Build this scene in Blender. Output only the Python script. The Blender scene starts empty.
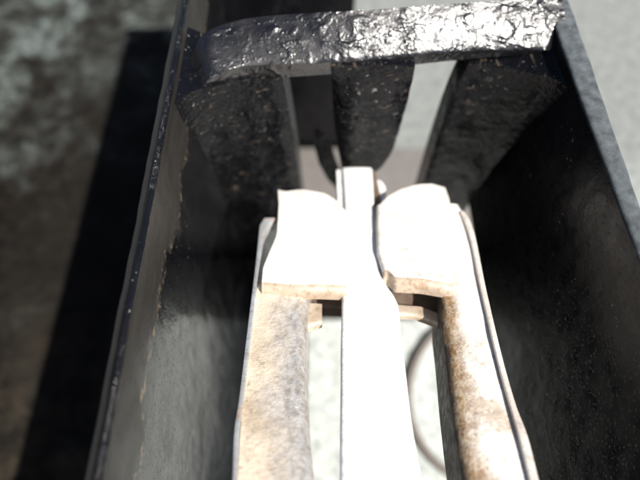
import bpy, bmesh, math, random
from mathutils import Vector, noise
C = bpy.context
scene = C.scene
random.seed(7)

# ------------------------------------------------------------------ camera
S = 0.01            # all lengths below are in centimetres
HC = 29.4           # height of the lens above the ground
F = 554.0           # focal length in pixels of the 640 px wide photograph
PITCH = math.radians(30)   # tilt from straight down
cam_d = bpy.data.cameras.new('camera')
cam = bpy.data.objects.new('camera', cam_d)
C.collection.objects.link(cam)
cam.location = (0, 0, HC * S)
cam.rotation_euler = (PITCH, 0, 0)
cam_d.sensor_width = 36
cam_d.lens = 36 * F / 640
cam_d.clip_start = 0.005
cam_d.clip_end = 50
cam_d.dof.use_dof = True
cam_d.dof.focus_distance = 0.120
cam_d.dof.aperture_fstop = 10.0
scene.camera = cam

# ------------------------------------------------------------------ light
SUN = Vector((0.57, -0.58, 1.0)).normalized()
world = bpy.data.worlds.new('World')
scene.world = world
world.use_nodes = True
wn = world.node_tree.nodes
bg = wn['Background']
sky = wn.new('ShaderNodeTexSky')
sky.sky_type = 'NISHITA'
sky.sun_disc = False
sky.sun_elevation = math.asin(SUN.z)
sky.sun_rotation = math.atan2(SUN.x, SUN.y)
sky.air_density = 0.8
sky.dust_density = 1.6
sky.ozone_density = 0.3
world.node_tree.links.new(sky.outputs[0], bg.inputs[0])
bg.inputs[1].default_value = 0.05
sun_d = bpy.data.lights.new('sun', 'SUN')
sun_d.energy = 5.0
sun_d.angle = math.radians(0.55)
sun_d.color = (1.0, 0.96, 0.90)
sun = bpy.data.objects.new('sun', sun_d)
C.collection.objects.link(sun)
sun.location = SUN * 2
sun.rotation_euler = (-SUN).to_track_quat('-Z', 'Y').to_euler()
vs = scene.view_settings
vs.view_transform = 'Standard'
vs.look = 'None'
vs.exposure = 1.05
vs.gamma = 1
vs.use_curve_mapping = False
scene.cycles.max_bounces = 8

# ------------------------------------------------------------------ measuring
# a measured direction (px, py) of the photograph becomes a point on a real plane
CP, SP = math.cos(math.radians(60)), math.sin(math.radians(60))
def ratios(px, py):
    u, v = px - 320.0, py - 240.0
    d = F * SP + v * CP
    return u / d, (F * CP - v * SP) / d
def level(px, py, D):                 # on a horizontal plane D below the lens
    a, r = ratios(px, py)
    return Vector((a * D, r * D, HC - D))
def upright(px, py, off=0.0):         # on the leaning front of the end plate
    a, r = ratios(px, py)
    D = (9.70 + off) / (r - .11)
    return Vector((a * D, r * D, HC - D))
def facing(px, py, Y):                # on the vertical plane y = Y
    a, r = ratios(px, py)
    D = Y / r
    return Vector((a * D, Y, HC - D))
SL = 0.37
def inner(px, py, off=0.0):           # on the sloping plane of the inner metalwork
    a, r = ratios(px, py)
    D = (10.0 + off) / (1 - SL * r)
    return Vector((a * D, r * D, HC - D))
FWD = Vector((0, -1, SL)).normalized()
NRM = Vector((0, SL, 1)).normalized()

def lerp_tab(tab, t):
    n = len(tab) - 1
    if t <= tab[0][0]: return tab[0][1:]
    for i in range(n):
        a, b = tab[i], tab[i + 1]
        if t <= b[0]:
            k = (t - a[0]) / (b[0] - a[0])
            return tuple(a[j] + (b[j] - a[j]) * k for j in range(1, len(a)))
    return tab[-1][1:]
def smooth_tab(tab, t):               # Catmull-Rom through a table of rows
    n = len(tab)
    i = 0
    while i < n - 2 and t > tab[i + 1][0]: i += 1
    a, b = tab[i], tab[i + 1]
    k = min(1, max(0, (t - a[0]) / (b[0] - a[0])))
    out = []
    for j in range(1, len(a)):
        def slope(q):
            if q == 0: return (tab[1][j] - tab[0][j]) / (tab[1][0] - tab[0][0])
            if q == n - 1: return (tab[-1][j] - tab[-2][j]) / (tab[-1][0] - tab[-2][0])
            return (tab[q + 1][j] - tab[q - 1][j]) / (tab[q + 1][0] - tab[q - 1][0])
        h = b[0] - a[0]
        m0, m1 = slope(i) * h, slope(i + 1) * h
        k2, k3 = k * k, k * k * k
        out.append((2*k3 - 3*k2 + 1) * a[j] + (k3 - 2*k2 + k) * m0 + (-2*k3 + 3*k2) * b[j] + (k3 - k2) * m1)
    return tuple(out)
def poly_at(pl, t):                   # point at share t of a polyline's length
    ls = [math.dist(pl[i], pl[i + 1]) for i in range(len(pl) - 1)]
    d = t * sum(ls)
    for i, l in enumerate(ls):
        if d <= l or i == len(ls) - 1:
            k = min(1, d / l)
            return (pl[i][0] + (pl[i+1][0] - pl[i][0]) * k, pl[i][1] + (pl[i+1][1] - pl[i][1]) * k)
        d -= l
def coons(top, bottom, left, right, n, m):
    g = []
    c00, c10, c01, c11 = top[0], top[-1], bottom[0], bottom[-1]
    for i in range(n + 1):
        v = i / n
        row = []
        for j in range(m + 1):
            u = j / m
            T, B, L, R = poly_at(top, u), poly_at(bottom, u), poly_at(left, v), poly_at(right, v)
            row.append(tuple((1-v)*T[k] + v*B[k] + (1-u)*L[k] + u*R[k]
                       - ((1-u)*(1-v)*c00[k] + u*(1-v)*c10[k] + (1-u)*v*c01[k] + u*v*c11[k]) for k in (0, 1)))
        g.append(row)
    return g
def rough(p, amp, freq, seed=0.0):
    q = Vector(p) * freq + Vector((seed, seed * 1.7, -seed))
    return amp * (noise.noise(q) + .5 * noise.noise(q * 2.3) + .25 * noise.noise(q * 5.1))

# ------------------------------------------------------------------ mesh builders
def obj(name, bm, mat, parent=None, sharp=40):
    base = parent['base_cm'] if parent is not None and 'base_cm' in parent else (0, 0, 0)
    if parent is not None and 'base_cm' not in parent and parent.parent is not None:
        base = parent.parent['base_cm']
    b = Vector(base)
    bmesh.ops.recalc_face_normals(bm, faces=bm.faces)
    bm.normal_update()
    for e in bm.edges:
        if len(e.link_faces) == 2:
            e.smooth = e.calc_face_angle(0) < math.radians(sharp)
    for f in bm.faces: f.smooth = True
    for v in bm.verts: v.co = (v.co - b) * S
    me = bpy.data.meshes.new(name)
    bm.to_mesh(me); bm.free()
    me.materials.append(mat)
    o = bpy.data.objects.new(name, me)
    C.collection.objects.link(o)
    if parent is not None: o.parent = parent
    return o
def thing(name, label, cat, base, group=None):
    o = bpy.data.objects.new(name, None)
    C.collection.objects.link(o)
    o.empty_display_size = 0.01
    o.location = Vector(base) * S
    o['base_cm'] = list(base)
    o['label'] = label; o['category'] = cat
    if group: o['group'] = group
    return o
def shell(rows, back, bm=None):       # closed solid: a front grid and its back at an offset
    bm = bm or bmesh.new()
    n, m = len(rows), len(rows[0])
    get = back if callable(back) else (lambda p, i, j: p + back)
    A = [[bm.verts.new(p) for p in r] for r in rows]
    B = [[bm.verts.new(get(rows[i][j], i, j)) for j in range(m)] for i in range(n)]
    for i in range(n - 1):
        for j in range(m - 1):
            bm.faces.new((A[i][j], A[i][j+1], A[i+1][j+1], A[i+1][j]))
            bm.faces.new((B[i][j], B[i+1][j], B[i+1][j+1], B[i][j+1]))
    for i in range(n - 1):
        for j in (0, m - 1):
            bm.faces.new((A[i][j], A[i+1][j], B[i+1][j], B[i][j]))
    for j in range(m - 1):
        for i in (0, n - 1):
            bm.faces.new((A[i][j], A[i][j+1], B[i][j+1], B[i][j]))
    return bm
def loft(sections, bm=None, caps=True):  # closed cross-sections joined along a path
    bm = bm or bmesh.new()
    V = [[bm.verts.new(p) for p in s] for s in sections]
    k = len(V[0])
    for a, b in zip(V, V[1:]):
        for j in range(k):
            bm.faces.new((a[j], a[(j+1) % k], b[(j+1) % k], b[j]))
    if caps:
        bm.faces.new(V[0]); bm.faces.new(V[-1])
    return bm
def normal_of(rows):
    n, m = len(rows), len(rows[0])
    N = []
    for i in range(n):
        r = []
        for j in range(m):
            a = rows[min(i+1, n-1)][j] - rows[max(i-1, 0)][j]
            b = rows[i][min(j+1, m-1)] - rows[i][max(j-1, 0)]
            c = a.cross(b)
            r.append(c.normalized() if c.length > 1e-9 else Vector((0, 0, 1)))
        N.append(r)
    return N
def bent(rows, thick, want=Vector((0, 0, 1))):   # sheet metal: thickness along the local normal
    N = normal_of(rows)
    mid = N[len(N)//2][len(N[0])//2]
    sg = 1 if mid.dot(want) > 0 else -1
    return shell(rows, lambda p, i, j: p - N[i][j] * (sg * thick))
def set_across(bm, cols, fun):        # a 0..1 value across the sheet for wear and the lit or shaded side colour
    lay = bm.verts.layers.float.new('across')
    bm.verts.index_update()
    for k, v in enumerate(bm.verts): v[lay] = fun(k % cols)
    return bm
def slab(x0, x1, y0, y1, z0, z1, bev=0.08):
    bm = bmesh.new()
    bmesh.ops.create_cube(bm, size=1)
    for v in bm.verts:
        v.co = Vector((x0 if v.co.x < 0 else x1, y0 if v.co.y < 0 else y1, z0 if v.co.z < 0 else z1))
    if bev: bmesh.ops.bevel(bm, geom=list(bm.edges), offset=bev, segments=2, affect='EDGES', profile=.5)
    return bm

# ------------------------------------------------------------------ materials
class Mat:
    def __init__(s, name):
        s.m = bpy.data.materials.new(name); s.m.use_nodes = True
        s.t = s.m.node_tree; s.b = s.t.nodes['Principled BSDF']
        s.tc = s.t.nodes.new('ShaderNodeTexCoord')
        mp = s.t.nodes.new('ShaderNodeMapping'); mp.inputs['Scale'].default_value = (100, 100, 100)
        s.t.links.new(s.tc.outputs['Object'], mp.inputs[0]); s.co = mp.outputs[0]   # centimetres
    def n(s, typ, **kw):
        x = s.t.nodes.new(typ)
        for k, v in kw.items(): setattr(x, k, v)
        return x
    def l(s, a, b): s.t.links.new(a, b)
    def noise(s, scale, detail=4, rgh=.55, co=None, stretch=None, dist=0):
        x = s.n('ShaderNodeTexNoise')
        x.inputs['Scale'].default_value = scale; x.inputs['Detail'].default_value = detail
        x.inputs['Roughness'].default_value = rgh; x.inputs['Distortion'].default_value = dist
        c = co or s.co
        if stretch:
            mp = s.n('ShaderNodeMapping'); mp.inputs['Scale'].default_value = stretch
            s.l(c, mp.inputs[0]); c = mp.outputs[0]
        s.l(c, x.inputs['Vector'])
        return x.outputs['Fac']
    def ramp(s, fac, stops):
        r = s.n('ShaderNodeValToRGB')
        e = r.color_ramp.elements
        while len(e) < len(stops): e.new(.5)
        for q, (p, c) in zip(e, stops):
            q.position = p
            q.color = (c, c, c, 1) if isinstance(c, (int, float)) else (*c, 1)
        s.l(fac, r.inputs[0])
        return r.outputs[0]
    def mix(s, fac, a, b):
        x = s.n('ShaderNodeMix', data_type='RGBA')
        for v, k in ((fac, 0), (a, 6), (b, 7)):
            if isinstance(v, (int, float)): x.inputs[k].default_value = v if k == 0 else (v, v, v, 1)
            elif isinstance(v, tuple): x.inputs[k].default_value = (*v, 1)
            else: s.l(v, x.inputs[k])
        return x.outputs[2]
    def math(s, op, a, b=0.0):
        x = s.n('ShaderNodeMath', operation=op)
        for v, k in ((a, 0), (b, 1)):
            if isinstance(v, (int, float)): x.inputs[k].default_value = v
            else: s.l(v, x.inputs[k])
        return x.outputs[0]
    def mapr(s, v, a, b, c=0.0, d=1.0):
        x = s.n('ShaderNodeMapRange')
        s.l(v, x.inputs[0])
        for k, q in ((1, a), (2, b), (3, c), (4, d)): x.inputs[k].default_value = q
        return x.outputs[0]
    def axis(s, k, co=None):
        x = s.n('ShaderNodeSeparateXYZ'); s.l(co or s.co, x.inputs[0]); return x.outputs[k]
    def bump(s, h, dist, strength=1.0, prev=None):
        x = s.n('ShaderNodeBump'); x.inputs['Distance'].default_value = dist * S
        x.inputs['Strength'].default_value = strength
        s.l(h, x.inputs['Height'])
        if prev is not None: s.l(prev, x.inputs['Normal'])
        return x.outputs[0]
    def done(s, col=None, rgh=None, metal=None, nrm=None):
        for v, k in ((col, 'Base Color'), (rgh, 'Roughness'), (metal, 'Metallic'), (nrm, 'Normal')):
            if v is None: continue
            if isinstance(v, (int, float)): s.b.inputs[k].default_value = v
            elif isinstance(v, tuple): s.b.inputs[k].default_value = (*v, 1)
            else: s.l(v, s.b.inputs[k])
        return s.m

def black_paint(name, bead=False, lumps=0.010, rg=(.16, .34), scratch=0.0, worn=None, dust=.70, filmy=.12, rim=None, spec=.5, blisters=0.0, glint=0, dents=0, coat=0):
    m = Mat(name)
    col = m.mix(m.noise(.9, 5), (.002, .0024, .0036), (.0045, .0045, .0058))
    # dust specks
    sp = m.ramp(m.noise(9, 2, .6), [(dust, 0.0), (dust + .04, 1.0)])
    few = m.ramp(m.noise(.9, 4, .6), [(.42, .08), (.62, 1.0)])
    col = m.mix(m.math('MULTIPLY', m.math('MULTIPLY', sp, few), .6), col, (.30, .29, .27))
    film = m.ramp(m.noise(1.1, 6, .65, stretch=(1, .55, .55)), [(.50, 0.0), (.80, 1.0)])
    col = m.mix(m.math('MULTIPLY', film, filmy), col, (.08, .068, .055))
    rgh = m.mapr(m.noise(2.2, 6), .3, .7, *rg)
    rgh = m.math('ADD', rgh, m.math('MULTIPLY', film, .12))
    if worn:                           # a rubbed strip below the rim, bounded by a wavering line
        z0, z1 = worn
        z = m.math('ADD', m.axis(2), m.math('MULTIPLY', m.math('SUBTRACT', m.noise(.55, 5, co=m.co, stretch=(.3, 1, .3)), .5), 2.6))
        strip = m.mapr(z, z0, z0 + .25)
        far = m.mapr(m.axis(1), 9.2, 8.2)       # it stops short of the cross bar
        far = m.math('MULTIPLY', far, m.mapr(m.axis(2), 19.93, 19.82))
        strip = m.math('MULTIPLY', strip, far)
        gr = m.noise(3.5, 6, .7, stretch=(1, .12, 1.2))
        body = m.mix(gr, (.005, .0046, .0042), (.040, .035, .030))
        col = m.mix(m.math('MULTIPLY', strip, .8), col, body)
        edge = m.math('MULTIPLY', m.mapr(m.math('ABSOLUTE', m.math('SUBTRACT', z, z0 + .12)), .16, .02), far)
        edge = m.math('MULTIPLY', edge, m.ramp(m.noise(5, 4, .7), [(.5, 0.0), (.62, 1.0)]))
        col = m.mix(m.math('MULTIPLY', edge, .35), col, (.34, .25, .15))
        rgh = m.math('ADD', rgh, m.math('MULTIPLY', strip, .22))
    if rim:                            # grey sky sheen on the flat top, painted into the colour
        k = m.mapr(m.axis(2), rim - .10, rim - .02)
        col = m.mix(m.math('MULTIPLY', k, m.mapr(m.noise(4, 5), .3, .7, .4, 1.0)), col, (.10, .112, .118))
    if scratch:
        sc = m.ramp(m.noise(2.6, 5, .7, stretch=(1, .25, 2.2), dist=.6), [(.60, 0.0), (.66, 1.0)])
        col = m.mix(m.math('MULTIPLY', sc, scratch), col, (.20, .15, .11))
    nb = m.bump(m.noise(1.6, 5, .6), lumps * 4, 1.0)
    nb = m.bump(m.noise(7, 4, .65), lumps, 1.0, nb)
    pits = m.ramp(m.noise(14, 2, .5), [(.62, 0.0), (.72, 1.0)])
    nb = m.bump(pits, lumps * .8, 1.0, nb)
    if blisters:
        patch = m.ramp(m.noise(.8, 4, .6), [(.38, .12), (.58, 1.0)])
        for sc, lo, hi, hgt, str_ in ((2.1, .46, .70, 1.0, (.6, 1, 1)), (4.6, .48, .68, .5, (.7, 1, 1)), (10.0, .50, .70, .16, (1, 1, 1))):
            x = m.n('ShaderNodeMapRange', interpolation_type='SMOOTHERSTEP')
            m.l(m.noise(sc, 2.5, .5, dist=.5, stretch=str_), x.inputs[0])
            x.inputs[1].default_value = lo; x.inputs[2].default_value = hi
            nb = m.bump(m.math('MULTIPLY', x.outputs[0], patch), blisters * hgt, 1.0, nb)
    if glint:                          # runs and beads of paint along the rim
        k = m.mapr(m.axis(2), glint - .12, glint - .04)
        bd = m.math('MULTIPLY', m.ramp(m.noise(3.2, 5, .7), [(.46, 0.0), (.66, 1.0)]), m.ramp(m.noise(.55, 4, .65), [(.44, .08), (.58, 1.0)]))
        nb = m.bump(m.math('MULTIPLY', bd, k), .035, 1.0, nb)
    if dents:
        nb = m.bump(m.noise(.45, 3, .5, stretch=(1, 1, .45)), dents, 1.0, nb)
    m.b.inputs['Coat Weight'].default_value = coat
    m.b.inputs['Coat Roughness'].default_value = .13
    m.l(nb, m.b.inputs['Coat Normal'])
    m.b.inputs['Specular IOR Level'].default_value = spec
    return m.done(col, rgh, None, nb)

M_WALL = black_paint('glossy_black_paint', lumps=.003, rg=(.10, .24), worn=(18.1, 19.2), dust=.70, filmy=.05, glint=19.98, dents=.10, spec=.42)
M_WALL_DULL = black_paint('dusty_sky_sheen_black_paint', lumps=.004, rg=(.20, .38), dust=.69, scratch=.03, rim=19.98, filmy=.05, spec=.18, dents=.08)
M_CAST = black_paint('rough_cast_black_paint', lumps=.020, rg=(.15, .25), dust=.66, scratch=.34, filmy=.01, spec=.03, blisters=.016, coat=.30)
M_BAR = black_paint('blistered_black_paint', lumps=.003, rg=(.30, .42), dust=.72, filmy=.10, coat=.6, blisters=.030)

def bare_metal(name, light, tan, rust_amt, metal=.25, rust_col=(.24, .11, .04)):
    m = Mat(name)
    col = m.mix(m.ramp(m.noise(.8, 5, .6), [(.35, 0.0), (.65, 1.0)]), light, tan)
    col = m.mix(m.ramp(m.noise(6, 4, .7), [(.52, 0.0), (.70, .6)]), col, tuple(c * .45 for c in tan))
    rst = m.math('ADD', m.noise(1.5, 7, .72), m.math('MULTIPLY', m.noise(12, 3, .6), .18))
    rst = m.ramp(rst, [(.70 - rust_amt, 0.0), (.80 - rust_amt, 1.0)])
    col = m.mix(m.math('MULTIPLY', rst, .8), col, rust_col)
    rgh = m.math('ADD', m.mapr(m.noise(4, 5), .3, .7, .34, .52), m.math('MULTIPLY', rst, .3))
    met = m.math('MULTIPLY', m.math('SUBTRACT', 1.0, rst), metal)
    nb = m.bump(m.noise(3, 6, .65), .02)
    nb = m.bump(m.noise(16, 3, .6), .006, 1.0, nb)
    return m.done(col, rgh, met, nb)
M_BLADE = bare_metal('bright_plated_steel', (.86, .86, .85), (.80, .80, .77), -.16, .12)
M_TAB = bare_metal('tan_coated_steel', (.80, .77, .73), (.70, .65, .59), -.08, .08)
M_LIP = bare_metal('brown_bent_edge', (.50, .42, .34), (.32, .24, .17), .06, .1, (.26, .17, .10))
M_ARM_PALE = bare_metal('pale_rusting_steel', (.82, .78, .72), (.66, .58, .50), -.02, .25)
M_SHEET = bare_metal('thin_grey_sheet', (.50, .53, .56), (.42, .41, .39), .02, .5)
M_RUST = bare_metal('brown_rusted_steel', (.17, .13, .10), (.10, .07, .055), .1, .1, (.10, .06, .04))
M_DARK = bare_metal('shaded_grey_flange', (.11, .098, .085), (.07, .06, .05), .05, .2)  # flange in shade, darkened by colour

def arm_metal(name, coat, coat2, rub, rub2, side, side2, lo, hi, soft=.08, wear=.55, mtl=.3, low=0.0):
    # coated top, rubbed or rusted along the bend, the turned-down side coloured as lit or shaded
    m = Mat(name)
    at = m.n('ShaderNodeAttribute'); at.attribute_name = 'across'
    a = m.math('ADD', at.outputs['Fac'], m.math('MULTIPLY', m.math('SUBTRACT', m.noise(1.6, 7, .75, stretch=(1, .6, 1)), .5), wear))
    if low: a = m.math('ADD', a, m.mapr(m.axis(1), 7.0, 0.5, -low, low))
    fine = m.ramp(m.noise(7, 5, .75, stretch=(1, .55, 1)), [(.42, 0.0), (.60, 1.0)])
    blot = m.ramp(m.noise(1.4, 6, .7), [(.40, 0.0), (.62, 1.0)])
    # the coating is still whole near the tabs and worn towards the free ends
    wornend = m.mapr(m.axis(1), 5.0, 1.6, .08, .85)
    blot = m.math('MULTIPLY', blot, wornend)
    c0 = m.mix(blot, coat, coat2)
    c0 = m.mix(m.math('MULTIPLY', m.math('MULTIPLY', m.ramp(m.noise(9, 4, .7), [(.54, 0.0), (.68, 1.0)]), wornend), .6), c0, tuple(q * .35 for q in coat2))
    c1 = m.mix(fine, rub, rub2)
    c2 = m.mix(fine, side, side2)
    k1 = m.mapr(a, lo - soft, lo + soft); k2 = m.mapr(a, hi - .06, hi + .06)
    col = m.mix(k2, m.mix(k1, c0, c1), c2)
    rgh = m.mapr(m.noise(5, 5), .3, .7, .30, .55)
    nb = m.bump(m.noise(3, 6, .65), .025)
    nb = m.bump(m.noise(12, 4, .7), .010, 1.0, nb)
    return m.done(col, rgh, m.math('MULTIPLY', k1, mtl), nb)
M_ARM_L = arm_metal('tan_steel_rubbed_silver', (.60, .51, .40), (.36, .29, .21), (.66, .64, .61), (.44, .39, .34), (.70, .66, .60), (.50, .42, .34), .40, .95, .22, .95, .6)
M_ARM_R = arm_metal('pale_steel_rusted_bend', (.78, .74, .68), (.40, .32, .24), (.27, .145, .06), (.52, .42, .29), (.085, .068, .054), (.045, .034, .027), .53, .84, .12, .85, .3, 0.0)  # the dark side pair is the flange's shade, put into the colour

def ground_mat():
    m = Mat('speckled_concrete')
    g = m.n('ShaderNodeNewGeometry')
    mp = m.n('ShaderNodeMapping'); mp.inputs['Scale'].default_value = (100, 100, 100)
    m.l(g.outputs['Position'], mp.inputs[0]); co = mp.outputs[0]
    grain = m.noise(1.7, 7, .72, co)
    con = m.ramp(grain, [(.30, (.11, .125, .117)), (.46, (.21, .225, .215)), (.64, (.30, .308, .295))])
    sp = m.ramp(m.noise(6.5, 3, .6, co), [(.30, 1.0), (.38, 0.0)])
    con = m.mix(m.math('MULTIPLY', sp, .35), con, (.15, .15, .145))
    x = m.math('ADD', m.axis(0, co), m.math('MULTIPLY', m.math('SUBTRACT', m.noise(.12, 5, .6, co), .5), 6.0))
    glare = m.mapr(m.axis(1, co), 24, 11, .76, 1.6)  # bright glare between the arms painted in as paler concrete
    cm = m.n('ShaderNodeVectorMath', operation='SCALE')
    m.l(con, cm.inputs[0]); m.l(glare, cm.inputs['Scale']); con = cm.outputs[0]
    shaded = m.mapr(x, -2.0, -5.0)  # left ground: shade put into the concrete colour
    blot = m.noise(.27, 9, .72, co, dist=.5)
    # the painted shade is deepest towards the near side and lighter farther away
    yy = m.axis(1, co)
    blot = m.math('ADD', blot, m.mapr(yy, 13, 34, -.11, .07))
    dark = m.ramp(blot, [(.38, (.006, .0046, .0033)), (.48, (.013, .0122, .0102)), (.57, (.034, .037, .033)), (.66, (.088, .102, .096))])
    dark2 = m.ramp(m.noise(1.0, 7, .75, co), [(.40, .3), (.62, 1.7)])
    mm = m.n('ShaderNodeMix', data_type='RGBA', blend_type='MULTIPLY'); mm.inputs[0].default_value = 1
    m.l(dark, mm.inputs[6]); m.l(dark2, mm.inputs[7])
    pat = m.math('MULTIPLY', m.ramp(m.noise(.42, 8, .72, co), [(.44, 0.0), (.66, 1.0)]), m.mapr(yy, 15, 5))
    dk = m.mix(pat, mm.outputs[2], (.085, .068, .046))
    # ragged dark patch painted along the trough's cast shadow to soften its edge
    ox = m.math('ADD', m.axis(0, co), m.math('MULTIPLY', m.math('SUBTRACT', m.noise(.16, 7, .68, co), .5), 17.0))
    edge_shade = m.math('MULTIPLY', m.mapr(ox, -21.0, -16.5), m.mapr(m.math('ADD', yy, m.math('MULTIPLY', m.noise(.2, 5, .6, co), 8.0)), 42, 36))
    dk = m.mix(m.math('MULTIPLY', edge_shade, .66), dk, (.009, .0075, .006))
    col = m.mix(shaded, con, dk)
    nb = m.bump(m.noise(4, 6, .7, co), .05)
    m.b.inputs['Specular IOR Level'].default_value = .08
    return m.done(col, .85, None, nb)
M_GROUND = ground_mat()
def plain(name, a, b, scale, rgh, lump):
    m = Mat(name)
    return m.done(m.mix(m.noise(scale, 6, .65), a, b), rgh, None, m.bump(m.noise(scale * 3, 5), lump))
M_BASE = plain('shade_brown_plate', (.10, .09, .082), (.18, .168, .157), 1.2, .6, .02)  # floor shade behind the openings put into the colour
M_RUBBER = plain('weathered_rubber', (.10, .085, .075), (.16, .14, .125), 2.0, .9, .02)

# ================================================================== ground
bm = bmesh.new()
bmesh.ops.create_grid(bm, x_segments=8, y_segments=8, size=300)
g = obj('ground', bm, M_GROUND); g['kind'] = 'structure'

# ================================================================== black housing
RIM = HC - 9.42
house = thing('steel_housing', 'black painted steel trough with a cast slotted end plate, standing on the concrete', 'housing', (1.4, 8, 0))
def wall_sections(xi_top0, xo_top, xi_bot, xo_bot, z0, z1, y0, y1, step, seed, jag, slant=0, flare=0):
    secs = []
    n = int((y1 - y0) / step)
    for i in range(n + 1):
        y = y0 + (y1 - y0) * i / n
        h = rough((0, y, 0), jag, 1.3, seed)
        w = rough((0, y, 3), .012, .35, seed)
        th = abs(xo_top - xi_top0); sg = 1 if xo_top > xi_top0 else -1
        r = min(.10, th * .3)
        fl = flare * max(0, min(9, 11 - y))
        xi_top = xi_top0 + fl
        P = [(xo_bot, z0), (xi_bot, z0)]
        for k in range(1, 9):
            t = k / 9
            P.append((xi_bot + (xi_top - xi_bot) * t, z0 + (z1 - r - z0) * t))
        for k in range(5):
            a = math.radians(90 * k / 4)
            P.append((xi_top + sg * r * (1 - math.cos(a)), z1 - r + r * math.sin(a) + h))
        for k in range(5):
            a = math.radians(90 * k / 4)
            P.append((xo_top - sg * r * (1 - math.sin(a)), z1 - r - slant + r * math.cos(a) + h))
        s = []
        for q, (x, z) in enumerate(P):
            b = rough((x, y, z), jag * .35, 1.2, seed + 5) if z > z0 + .01 else 0
            s.append(Vector((x + w + b, y, z)))
        secs.append(s)
    return secs
obj('side_wall', loft(wall_sections(-3.45, -3.82, -3.45, -3.82, 0, RIM, -8, 24.0, .10, 1.0, .03, .22)), M_WALL, house, 60)
obj('side_wall', loft(wall_sections(5.95, 6.55, 5.6, 6.15, RIM - 8, RIM, -8, 12.9, .12, 4.0, .02, 0, .036)), M_WALL_DULL, house, 60)
obj('near_plate', slab(-3.8, 6.5, -8.6, -8.02, 0, RIM), M_WALL_DULL, house)
bm = slab(-3.9, 1.75, 24.06, 24.8, 0, RIM - .3)
obj('rear_plate', bm, M_WALL_DULL, house)

# the end plate: cross bar, two flaring webs and a tongue, all one casting
def plate_y(d): return lerp_tab([(0, 10.72), (1, 10.75), (6.5, 11.35), (12, 12.0), (20, 11.6)], d)[0]
def web(dy, xwall, xwin, seed, yctab):
    rows, back = [], []
    nd, nt = 46, 22
    for i in range(nd + 1):
        d0 = .85 + (13 - .85) * i / nd
        d = d0
        xw = smooth_tab(xwin, d)[0]
        xa = xwall(d)
        yc = smooth_tab(yctab, d)[0]
        yp = plate_y(d) + dy * max(0, 1 - d / 14)
        yc = min(yc, yp)
        r = []
        for j in range(nt + 1):
            t = j / nt * math.pi / 2
            x = xw + (xa - xw) * math.sin(t)
            y = yp - (yp - yc) * (1 - math.cos(t))
            p = Vector((x, y, RIM - d0 + .55 * max(0, 1 - (d0 - .85) / 3) * math.sin(t) ** 3))
            e = min(1, j / 3)
            p.y += rough(p, .06, 1.6, seed) * e
            r.append(p)
        # round the window edge over
        r[0].y += .10; r[0].x -= 0
        rows.append(r)
    def bk(p, i, j):
        return Vector((p.x, max(p.y + .3, plate_y(i / nd * 13) + 1.35), p.z))
    return shell(rows, bk)
obj('plate_web', web(0, lambda d: -3.52, [(0, -1.05), (1.5, -.93), (4, -.80), (6.5, -.70), (13, -.55)], 2.0, [(0, 8.75), (1.5, 9.2), (3, 10.1), (6, 11.2), (9.5, 12.0), (13, 12.1)]), M_CAST, house, 50)
obj('plate_web', web(.5, lambda d: 6.08 - .05 * d, [(0, 4.0), (.9, 3.92), (1.6, 3.80), (3, 3.72), (6.5, 3.72), (13, 3.9)], 9.0, [(0, 9.4), (1.5, 9.7), (3, 10.4), (6, 11.3), (9.5, 12.0), (13, 12.1)]), M_CAST, house, 50)
obj('lower_panel', slab(-3.44, 5.4, 11.7, 13.1, 0, RIM - 12.6, .1), M_CAST, house)
# tongue
tab = [(66, 331, 415), (90, 332, 411), (110, 333, 406), (130, 335, 400), (150, 338, 393), (160, 340, 388), (168, 341.5, 381), (174, 344, 372)]
rows = []
for i in range(34):
    y = 66 + (174 - 66) * i / 33
    a, b = smooth_tab(tab, y)
    r = []
    for j in range(19):
        s = -1 + 2 * j / 18
        p = upright(a + (b - a) * j / 18, y)
        p.y -= (.42 * (1 - abs(s) ** 2.4) - .12) * min(1, i / 12) * (1 - i / 33) ** .6
        p.y += rough(p, .07, 1.7, 3.0)
        r.append(p)
    rows.append(r)
obj('tongue', shell(rows, Vector((0, 1.25, 0))), M_CAST, house, 50)
# cross bar
bk = [(562, -4), (520, -1), (450, 4), (350, 11), (280, 15), (240, 20), (212, 29), (198, 40), (187, 66)]
fr = [(568, 52), (522, 49), (450, 52), (350, 61), (280, 64), (240, 67), (215, 76), (202, 85), (189, 97)]
secs = []
NS = 90
for i in range(NS + 1):
    t = i / NS
    tt = t * (len(bk) - 1)
    k = min(int(tt), len(bk) - 2)
    tb = [(q, *bk[q], *fr[q]) for q in range(len(bk))]
    bx, by, fx, fy = smooth_tab(tb, tt)
    drop = .6 * max(0, (t - .72) / .28) ** 2
    B = level(bx, by, 9.1 + .30 * min(1, max(0, (t - .38) / .34)) + drop); Fp = level(fx, fy, 9.85 + drop)
    run = B - Fp
    h = run.length
    s = [B + Vector((0, 0, -1.5)), B + Vector((0, 0, -.3))]
    for q in range(13):
        w = q / 12
        p = B.lerp(Fp, w)
        p.z += .035 * math.sin(math.pi * w)
        p.z += rough(p, .014, 1.1, 6.0) * math.sin(math.pi * w)
        s.append(p)
    dz = .36 + .36 * min(1, max(0, (t - .15) / .45))
    s += [Fp + Vector((0, 0, -.06)), Fp + run * .02 + Vector((0, 0, -.5 * dz)), Fp + run * .05 + Vector((0, 0, -.85 * dz)), Fp + run * .14 + Vector((0, 0, -dz)), B + Vector((0, -.4, -1.5))]
    secs.append(s)
obj('cross_bar', loft(secs), M_BAR, house, 50)
# small dark lug standing behind the tongue
ol = [(317, 127), (324, 133), (331, 145), (336, 160), (345, 182), (338, 190), (328, 180), (319, 164), (314, 145), (313, 132)]
secs = [[facing(px, py, Y) for px, py in ol] for Y in (12.6, 13.1)]
obj('lug', loft(secs), M_CAST, house)
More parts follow.
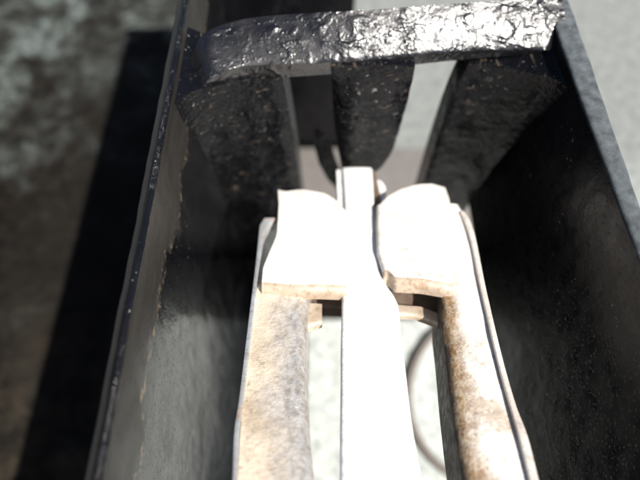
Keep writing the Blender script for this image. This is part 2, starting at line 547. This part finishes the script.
# plate low down behind the openings, its brown-grey colour stands for shade
bpl = thing('floor_plate', 'flat plate with shade put into its brown colour, lying low behind the openings of the black end plate', 'plate', (2.5, 19, 0))
obj('sheet', slab(-3.3, 10.2, 13.2, 23.9, 0.01, .35, .06), M_BASE, bpl)

# ================================================================== central bar
def inner_sheet(tab, n, m, off, thick, crown=0.0, wob=.015, seed=0.0):
    rows = []
    y0, y1 = tab[0][0], tab[-1][0]
    for i in range(n + 1):
        y = y0 + (y1 - y0) * i / n
        a, b = smooth_tab(tab, y)
        r = []
        for j in range(m + 1):
            s = j / m
            p = inner(a + (b - a) * s, y, off)
            p += NRM * (crown * (1 - (2 * s - 1) ** 2) + rough(p, wob, .9, seed))
            r.append(p)
        rows.append(r)
    return rows
def edge_rounded(rows, r0):           # roll the two long edges over
    out = []
    for r in rows:
        a = (r[1] - r[0]).normalized(); b = (r[-2] - r[-1]).normalized()
        out.append([r[0] + a * r0 * .0 - NRM * r0, r[0] + a * r0 * .29 - NRM * r0 * .29] + [r[0] + a * r0] + r[1:-1] +
                   [r[-1] + b * r0, r[-1] + b * r0 * .29 - NRM * r0 * .29, r[-1] - NRM * r0])
    return out
bar_tab = [(168, 342, 372), (200, 344, 374), (235, 345, 377), (262, 344, 379), (280, 343, 384), (292, 342, 392), (302, 342, 398),
           (340, 341, 402), (371, 341, 406), (420, 340.5, 412), (480, 340, 422), (560, 338, 436), (620, 337, 446)]
bar = thing('metal_bar', 'bright flat metal bar running down the middle between the two rusty arms', 'bar', tuple(level(380, 480, 11.2)))
rows = edge_rounded(inner_sheet(bar_tab, 60, 8, 0, .35, .02), .06)
obj('bar_blade', shell(rows, -NRM * .32), M_BLADE, bar, 60)
obj('bar_lip', shell(inner_sheet([(170, 336.5, 341), (206, 338, 343)], 6, 2, .1, .1), -NRM * .5), M_BLADE, bar)
obj('bar_lip', shell(inner_sheet([(170, 367, 374.5), (195, 371, 380), (222, 376, 381)], 10, 2, .22, .1), -NRM * .5), M_RUST, bar)
obj('bar_nub', shell(inner_sheet([(181, 375, 381), (186, 375, 385), (204, 379, 386)], 8, 4, .3, .1, .04), -NRM * .3), M_BLADE, bar)

# ================================================================== arms with tabs
def roll(rows, radius, length, steps=6, side='bottom'):
    if side == 'bottom':
        last = rows[-1]
        extra = []
        for k in range(1, steps + 1):
            a = math.radians(88 * k / steps)
            extra.append([p + FWD * radius * math.sin(a) - NRM * radius * (1 - math.cos(a)) for p in last])
        for q in (.5, 1):
            extra.append([p - NRM * length * q for p in extra[steps - 1]])
        return rows + extra
    out = []
    sg = -1 if side == 'left' else 1
    for r in rows:
        p = r[0] if side == 'left' else r[-1]
        ex = []
        for k in range(1, steps + 1):
            a = math.radians(88 * k / steps)
            ex.append(p + Vector((sg * radius * math.sin(a), 0, 0)) - NRM * radius * (1 - math.cos(a)))
        base = ex[-1]
        for q in (.34, .67, 1):
            ex.append(base - NRM * length * q)
        out.append(list(reversed(ex)) + r if side == 'left' else r + ex)
    return out
def parts(rows, k):                   # split a grid of rows: first k rows, and the rest
    return rows[:k], rows[k - 1:]
def cut(rows, k, left):               # split off k columns on one side
    if left: return [r[k:] for r in rows], [r[:k + 1] for r in rows]
    return [r[:-k] for r in rows], [r[-k - 1:] for r in rows]
def patch(top, bottom, left, right, off, n=26, m=26, crown=.04, seed=0.0, wob=.03):
    gpx = coons(top, bottom, left, right, n, m)
    rows = []
    for i, r in enumerate(gpx):
        row = []
        for j, (px, py) in enumerate(r):
            p = inner(px, py, off)
            s = j / m
            p += NRM * (crown * (1 - (2*s - 1)**2) + rough(p, wob, 1.0, seed))
            row.append(p)
        rows.append(row)
    return rows

# left arm
la = thing('bracket_arm', 'tan arm with a square tab, left of the bright metal bar', 'bracket arm', tuple(level(260, 480, 11.5)), 'steel arms either side of the bar')
rows = patch([(278, 190), (286, 192), (300, 191), (325, 194), (338, 202), (346, 212)], [(262, 281), (300, 284), (346, 284)],
             [(278, 190), (279, 205), (277, 235), (270, 252), (263, 268), (262, 281)], [(346, 212), (345.5, 250), (346, 284)], -.22, seed=1.0)
full = roll(rows, .20, .16)
a, b = parts(full, len(rows) + 1)
obj('tab', bent(a, .14), M_TAB, la, 60)
obj('tab_lip', bent(b, .14, -FWD * -1), M_LIP, la, 60)
arm_l = [(228, 280, 306), (250, 272, 304), (268, 263, 302), (285, 258, 299), (320, 251, 295), (360, 246, 293), (400, 243, 294), (440, 240, 296), (480, 238, 299), (560, 233, 305), (620, 229, 310)]
rows = inner_sheet(arm_l, 60, 10, 0.05, .1, .03, .03, 2.0)
full = roll(rows, .28, .75, 7, 'right')
obj('arm_channel', set_across(bent(full, .12), len(full[0]), lambda j: .75 * min(1, j / 13) + .25 * max(0, (j - 13) / 7)), M_ARM_L, la, 60)
side_l = [(218, 264, 276), (221, 261, 275), (226, 259.4, 268), (234, 258.6, 263.5), (250, 257, 261.5), (283, 253, 257), (330, 247, 251.5), (400, 238.5, 243), (430, 234, 239), (480, 232, 237), (560, 227, 233), (620, 223, 230)]
obj('side_plate', shell(edge_rounded(inner_sheet(side_l, 60, 2, -.08, .1, 0, .01, 3.0), .02), -NRM * 1.7), M_SHEET, la, 60)
rows = patch([(297, 303), (322, 304)], [(297, 326), (305, 325), (322, 319)], [(297, 303), (297, 326)], [(322, 304), (322, 319)], .55, 8, 8, .02)
obj('arm_nub', bent(roll(rows, .10, .1), .12), M_LIP, la, 60)

# right arm
ra = thing('bracket_arm', 'arm with an orange rusted edge and rounded tab, right of the bright metal bar', 'bracket arm', tuple(level(500, 480, 11.5)), 'steel arms either side of the bar')
rows = patch([(380, 205), (388, 197), (402, 190), (418, 186), (432, 184.5), (445, 187)], [(387, 268), (395, 276), (425, 279), (452, 283)],
             [(380, 205), (380, 225), (381, 250), (387, 268)], [(445, 187), (449, 198), (452, 215), (456, 250), (452, 283)], -.22, seed=4.0)
rows = roll(rows, .10, .18, 5, 'left')
full = roll(rows, .20, .18)
a, b = parts(full, len(rows) + 1)
obj('tab', bent(a, .14), M_TAB, ra, 60)
obj('tab_lip', bent(b, .14, -FWD * -1), M_LIP, ra, 60)
arm_r = [(205, 438, 460), (216, 440, 467), (235, 443, 472), (283, 449, 478), (305, 450, 483), (330, 454, 489), (370, 459, 498), (410, 465, 509), (440, 470, 518), (480, 478, 528), (560, 494, 547), (620, 506, 562)]
rows = inner_sheet(arm_r, 60, 10, 0.05, .1, .03, .03, 7.0)
full = roll(rows, .22, 1.25, 7, 'left')
nc = len(full[0])
obj('arm_channel', set_across(bent(full, .12), nc, lambda j: max(0, min(1, 1 - (j - 3) / (nc - 4) * .95))), M_ARM_R, ra, 60)
side_r = [(211, 460, 464), (220, 464, 470), (235, 469.5, 475), (283, 479.5, 485), (320, 488, 493.5), (370, 500, 506), (410, 511.5, 518), (425, 516, 524), (440, 520, 529), (480, 530, 539), (560, 549, 559), (620, 564, 575)]
obj('side_plate', shell(edge_rounded(inner_sheet(side_r, 60, 2, -.06, .1, 0, .01, 8.0), .02), -NRM * 1.7), M_ARM_PALE, ra, 60)
rows = patch([(394, 305), (420, 307), (446, 317)], [(394, 312), (415, 313), (446, 325)], [(394, 305), (394, 312)], [(446, 317), (446, 325)], .6, 8, 12, .02)
obj('arm_nub', bent(roll(rows, .08, .1), .12), M_LIP, ra, 60)

# strap that ties the two arms together below the bar
st = thing('cross_strap', 'brown rusted strap crossing under the bright bar between the two arms', 'strap', tuple(inner(370, 310, 1.0)))
rows = patch([(296, 290), (370, 291), (450, 292)], [(296, 303), (370, 304), (450, 307)], [(296, 290), (296, 303)], [(450, 292), (450, 307)], .85, 8, 20, 0)
obj('strap', bent(roll(rows, .1, .25), .12), M_RUST, st, 60)

# stub pins that carry the arms, nearer than the picture shows
for x0, x1, zz in ((-3.5, -1.35, 18.4), (4.3, 6.1, 18.4)):
    secs = [[Vector((x, -.8 + .3 * math.cos(k * math.pi / 8), zz + .3 * math.sin(k * math.pi / 8))) for k in range(16)] for x in (x0, x1)]
    obj('pivot_pin', loft(secs), M_SHEET, house)

# ================================================================== loop on the ground
N, K = 96, 10
secs = []
pts = []
for i in range(N):
    a = 2 * math.pi * i / N
    pts.append(level(499 + 91 * math.cos(a), 397 + 91 * math.sin(a), HC - .22))
bm = bmesh.new()
V = []
for i in range(N):
    tdir = (pts[(i+1) % N] - pts[i-1]).normalized()
    sd = tdir.cross(Vector((0, 0, 1)))
    V.append([bm.verts.new(pts[i] + sd * (.22 * math.cos(2*math.pi*k/K)) + Vector((0, 0, .22 * math.sin(2*math.pi*k/K)))) for k in range(K)])
for i in range(N):
    for k in range(K):
        bm.faces.new((V[i][k], V[(i+1) % N][k], V[(i+1) % N][(k+1) % K], V[i][(k+1) % K]))
lp = obj('rubber_loop', bm, M_RUBBER)
lp['label'] = 'dark curved loop lying on the pale concrete, seen between the bright bar and right arm'
lp['category'] = 'loop'
for o in list(bpy.data.objects):
    if 'base_cm' in o: del o['base_cm']
